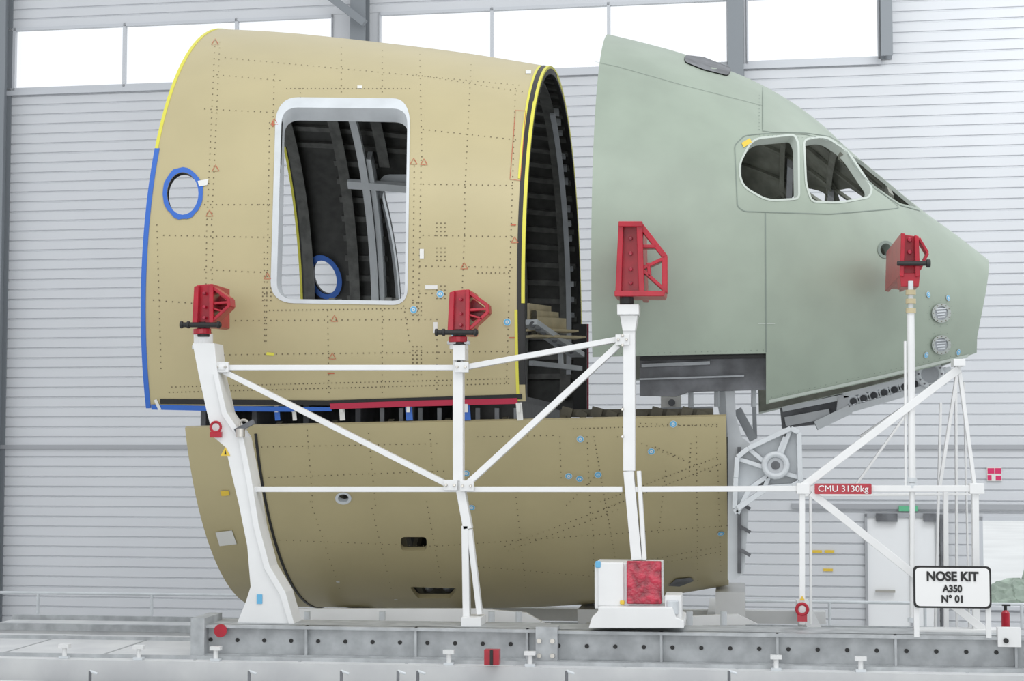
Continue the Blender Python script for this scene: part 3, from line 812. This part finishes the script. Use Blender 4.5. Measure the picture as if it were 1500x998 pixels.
mb.box((X0, 11.6, 1.12), (X1, 13.2, 1.24), 'deck')
mb.box((X0, 13.2, .9), (X1, 13.32, 1.30), 'white'); mb.box((X0, 12.3, 1.24), (X1, 12.36, 1.32), 'white')
mb.box((X0, 11.65, 0), (X1, 11.75, 1.12), 'lgrey')
for px in (132, 365, 500, 583, 612, 830, 1068):
    q = P(px, 991, 13.1); mb.tube(q+Vector((0,0,-.05)), q+Vector((0,0,.04)), .012, 'dgrey'); mb.tube(q+Vector((0,0,.04)), q+Vector((.06,0,.02)), .01, 'lgrey')
mb.build('front_walkway')
mb = MB()
for px in (93, 202, 315, 657, 776, 1137, 1261):
    q = P(px, 968, 13.8); q.z = zdeck+.001; q.y = 13.82
    mb.tube(q, q+Vector((0,0,.10)), .02, 'white', 10); mb.box(q+Vector((-.045,-.03,.09)), q+Vector((.045,.03,.12)), 'white'); mb.box(q+Vector((-.04,-.03,0)), q+Vector((.04,.03,.02)), 'lgrey')
mb.build('track_clamps')

# ---------------------------------------------------------------- signs
def plate(cx, cy, w, h, Y, k, name, r=.03, border=None):
    e = empty(name); c = P(cx, cy, Y); mb = MB()
    def rr(w_, h_, y0, dy, k):
        pts = rrect([(c.x-w_/2, c.z+h_/2), (c.x+w_/2, c.z+h_/2), (c.x+w_/2, c.z-h_/2), (c.x-w_/2, c.z-h_/2)], r, 5)
        mb.prism([(x, y0, z) for x, z in pts], (0, dy, 0), k)
    rr(w, h, Y, .02, border or k)
    if border: rr(w-.03, h-.03, Y-.003, .004, k)
    mb.build('plate', e); return e, c
YS = 13.95
S = (P(1452,860,YS).x-P(1338,860,YS).x)/114
e, c = plate(1395, 860.5, 114*S, 63*S, YS, 'signwhite', 'nose_kit_sign', .04, 'blacktxt')
text('NOSE KIT', c+Vector((0,-.008,15.5*S)), 19*S, 'blacktxt', e, 'text_line_1', off=.004, width=76*S)
text('A350', c+Vector((0,-.008,-2.5*S)), 14.5*S, 'blacktxt', e, 'text_line_2', off=.003, width=29*S)
text('N° 01', c+Vector((0,-.008,-18*S)), 14.5*S, 'blacktxt', e, 'text_line_3', off=.003, width=31*S)
mb = MB(); mb.box(c+Vector((-.3,.02,-.40)), c+Vector((-.26,.05,.15)), 'white'); mb.box(c+Vector((.26,.02,-.40)), c+Vector((.3,.05,.15)), 'white'); mb.build('sign_posts', e)
e, c = plate(1235, 716.5, .465, .088, YF-.075, 'red', 'load_capacity_sign', .01)
text('CMU 3130kg', c+Vector((0,-.004,0)), .075, 'signwhite', e, 'text', off=0, width=.41)

# ---------------------------------------------------------------- hall
AL = math.radians(2.0); W0 = Vector((0, 27.2, 0)); WD = Vector((math.cos(AL), -math.sin(AL), 0)); WN = Vector((-math.sin(AL), -math.cos(AL), 0))
def WP(s, z, o=0): return W0+WD*s+WN*o+Vector((0, 0, z))
def wpx(px, py):
    d = ray(px, py); t = (W0-C).dot(WN)/d.dot(WN); p = C+d*t; return (p-W0).dot(WD), p.z
def wbox(mb, s0, s1, z0, z1, o0, o1, k):
    vs = [WP(s, z, o) for z in (z0, z1) for s, o in ((s0,o0),(s1,o0),(s1,o1),(s0,o1))]
    mb.add(vs, [(0,1,2,3),(7,6,5,4),(0,4,5,1),(1,5,6,2),(2,6,7,3),(3,7,4,0)], k)
zwb = wpx(25, 134)[1]; zwt = wpx(25, 42)[1]
SL, SR = wpx(-250, 500)[0], wpx(1750, 500)[0]
def siding(mb, s0, s1, z0, z1, k, p=.168):
    prof = []; z = math.floor(z0/p)*p
    while z < z1-1e-4:
        for zz, o in ((z, 0), (z+.016, 0), (z+.024, .022), (z+p-.012, .022)):
            prof.append((min(max(zz, z0), z1), o))
        z += p
    prof.append((z1, 0.))
    vs = []
    for z, o in prof: vs += [WP(s0, z, o), WP(s1, z, o)]
    mb.add(vs, [(2*i, 2*i+1, 2*i+3, 2*i+2) for i in range(len(prof)-1)], k)
    mb.add([WP(s0,z0,-.06),WP(s1,z0,-.06),WP(s1,z1,-.06),WP(s0,z1,-.06)], [(0,1,2,3)], k)
wr0, wrz1 = wpx(1433, 757); wrz0 = wpx(1433, 893)[1]
ztop_w = 13.0
mb = MB()
siding(mb, SL, wr0, 0, zwb, 'siding'); siding(mb, wr0, SR, wrz1, zwb, 'siding'); siding(mb, wr0, SR, 0, wrz0, 'siding')
sEnd = wpx(1290, 60)[0]
siding(mb, SL, SR, zwt, ztop_w, 'siding'); siding(mb, sEnd, SR, zwb, zwt, 'siding')
mb.build('wall_back')
cnt = 1
def win(pa, pb):
    global cnt
    s0 = wpx(pa, 80)[0]; s1 = wpx(pb, 80)[0]; mb = MB(); f = .05
    wbox(mb, s0, s1, zwb, zwb+f, -.03, .05, 'frame'); wbox(mb, s0, s1, zwt-f, zwt, -.03, .05, 'frame')
    wbox(mb, s0, s0+f/2, zwb, zwt, -.03, .05, 'frame'); wbox(mb, s1-f/2, s1, zwb, zwt, -.03, .05, 'frame')
    mb.add([WP(s0,zwb),WP(s1,zwb),WP(s1,zwt),WP(s0,zwt)], [(0,1,2,3)], 'glass')
    mb.build('window_%d' % cnt); cnt += 1
for L in ([-200, -60, 22, 183, 347, 488], [556, 721, 892, 1067], [1094, 1288]):
    for a, b in zip(L[:-1], L[1:]): win(a, b)
mb = MB()
for a, b in ((-400,-200),(488,556),(1067,1094),(1287,1292)): wbox(mb, wpx(a,80)[0], wpx(b,80)[0], zwb, zwt, -.05, .02, 'siding')
wbox(mb, SL, sEnd, zwb-.08, zwb, -.02, .07, 'frame')
mb.build('trim_1')
mb = MB()
def col(px0, px1, z0=0, z1=ztop_w, d=.3):
    s0 = wpx(px0, 60)[0]; s1 = wpx(px1, 60)[0]
    wbox(mb, s0, s1, z0, z1, .03, .05, 'column'); wbox(mb, s0, s1, z0, z1, d, d+.02, 'column'); m_ = (s0+s1)/2
    wbox(mb, m_-.01, m_+.01, z0, z1, .03, d+.01, 'column')
col(6, 20, z0=0); col(520, 542); col(1067, 1090, z0=wpx(1080,150)[1]); col(1289, 1306, z0=wpx(1297,88)[1])
mb.beam(WP(wpx(480,0)[0], wpx(480,-5)[1], .5), WP(wpx(545,45)[0], wpx(545,45)[1], .5), .12, .12, 'column')
mb.build('steel_columns')
mb = MB()
zt_ = wpx(100, 655)[1]
wbox(mb, SL, SR, zt_-.035, zt_+.035, .0, .06, 'trim')
zt2 = wpx(1300, 742)[1]; wbox(mb, wpx(1160,742)[0], SR, zt2-.04, zt2+.04, 0, .07, 'trim')
wbox(mb, SL, wpx(1240,742)[0], 0, .12, 0, .05, 'trim')
mb.build('trim_2')
def flat(px0, px1, py0, py1, o0, o1, k, mb):
    a = wpx(px0, py0); b = wpx(px1, py1); wbox(mb, a[0], b[0], min(a[1], b[1]), max(a[1], b[1]), o0, o1, k)
mb = MB(); ds0 = wpx(1266, 755)[0]; ds1 = wpx(1374, 755)[0]; dz = wpx(1320, 753)[1]
wbox(mb, ds0, ds1, 0, dz, .03, .06, 'doorwhite')
for s in (ds0, ds1-.05, (ds0+ds1)/2+.12): wbox(mb, s, s+.04, 0, dz, .05, .09, 'trim')
wbox(mb, ds0, ds1, dz-.05, dz+.02, .05, .09, 'trim')
wbox(mb, ds1+.02, ds1+.12, 0, dz, .03, .10, 'dgrey')
flat(1283, 1314, 752, 764, .06, .14, 'dgrey', mb); flat(1352,1370,752,764,.06,.14,'dgrey', mb)
wbox(mb, ds0+.15, ds0+.45, .95, .99, .09, .14, 'steel')
mb.build('door_1')
mb = MB(); flat(1316, 1344, 741, 749, .08, .1, 'green_sign', mb); mb.build('exit_sign')
mb = MB()
flat(1445, 1467, 685, 705, .03, .05, 'whitesticker', mb); flat(1446, 1456, 686, 694, .05, .055, 'magenta', mb); flat(1457, 1466, 686, 694, .05, .055, 'magenta', mb); flat(1446, 1452, 696, 704, .05, .055, 'magenta', mb); flat(1458, 1466, 697, 704, .05, .055, 'magenta', mb)
mb.build('fire_safety_sign')
mb = MB()
for x, y in ((1197,808),(1215,808),(1213,835)): flat(x-7, x+7, y-2, y+2, .03, .04, 'orange', mb)
mb.build('wall_labels')
mb = MB()
f = .06
wbox(mb, wr0, wr0+f, wrz0, wrz1, -.04, .06, 'frame'); wbox(mb, wr0, SR, wrz1-f, wrz1, -.04, .06, 'frame'); wbox(mb, wr0, SR, wrz0, wrz0+f, -.04, .08, 'frame')
mb.add([WP(wr0,wrz0),WP(SR,wrz0),WP(SR,wrz1),WP(wr0,wrz1)], [(0,1,2,3)], 'glass')
mb.build('window_%d' % cnt)
mb = MB(); Yh = 24.2
for z in (1.04, .55): mb.tube((-12, Yh, z), (-1.5, Yh, z), .022, 'lgrey'); mb.tube((0, Yh, z), (5.2, Yh, z), .022, 'lgrey')
for x in list(np.arange(-12, -1.5, 1.75))+list(np.arange(0, 5.3, 1.3)): mb.tube((x, Yh, 0), (x, Yh, 1.04), .022, 'lgrey')
mb.build('handrail')
mb = MB(); q = P(1473, 905, 21.2); q.z = .925
mb.tube(q, q+Vector((0,0,.28)), .05, 'red', 18); mb.tube(q+Vector((0,0,.28)), q+Vector((0,0,.31)), .05, 'red', 18, .02); mb.tube(q+Vector((0,0,.31)), q+Vector((0,0,.36)), .02, 'black', 10)
mb.beam(q+Vector((-.04,0,.37)), q+Vector((.06,0,.37)), .02, .02, 'black')
mb.build('fire_extinguisher', smooth=True)
mb = MB(); mb.add([(-22,-4,0),(22,-4,0),WP(22,0,0),WP(-22,0,0)], [(0,1,2,3)], 'floor'); mb.build('floor')
mb = MB(); mb.add([(-80,28.6,-.02),(80,28.6,-.02),(80,140,-.02),(-80,140,-.02)], [(0,1,2,3)], 'grass'); mb.build('ground_outside')
bm = bmesh.new()
for i in range(26):
    x = 5.1+i*.22+random.uniform(-.1,.1); r = random.uniform(.28,.5)
    ret = bmesh.ops.create_icosphere(bm, subdivisions=3, radius=r, matrix=Matrix.Translation((x, 34+random.uniform(-.4,.4), .25+random.uniform(0,.55)*min(1, i/5))))
    for v in ret['verts']: v.co += Vector((random.uniform(-.05,.05), random.uniform(-.05,.05), random.uniform(-.05,.05)))
me = bpy.data.meshes.new('hedge'); bm.to_mesh(me); bm.free(); me.materials.append(M['leaf']); hb = bpy.data.objects.new('hedge', me); sc.collection.objects.link(hb)

# ---------------------------------------------------------------- light
w = bpy.data.worlds.new('world'); sc.world = w; w.use_nodes = True
bg = w.node_tree.nodes['Background']; bg.inputs[0].default_value = (.94, .97, 1.0, 1); bg.inputs[1].default_value = 1.10
def area(name, loc, tgt, size, size_y, energy, col=(1,1,1)):
    l = bpy.data.lights.new(name, 'AREA'); l.shape = 'RECTANGLE'; l.size = size; l.size_y = size_y; l.energy = energy; l.color = col
    ob = bpy.data.objects.new(name, l); sc.collection.objects.link(ob); ob.location = loc
    ob.rotation_euler = (Vector(tgt)-Vector(loc)).to_track_quat('-Z', 'Y').to_euler(); return ob
area('overhead_fill', (2, 10, 12.5), (2, 14, 1.5), 14, 3, 420)  # added overhead light to give the shading a direction, no modelled fixture
area('overhead_fill.001', (6.5, 19.5, 12.0), (5.5, 27, 3.5), 6, 2, 420, (.95, .98, 1))  # added wash to brighten the right part of the back wall
area('front_fill', (-2, -3, 3.0), (-1.5, 16, 2.6), 9, 4, 330)  # added soft fill from behind the camera, lifts the lower shell; no door there
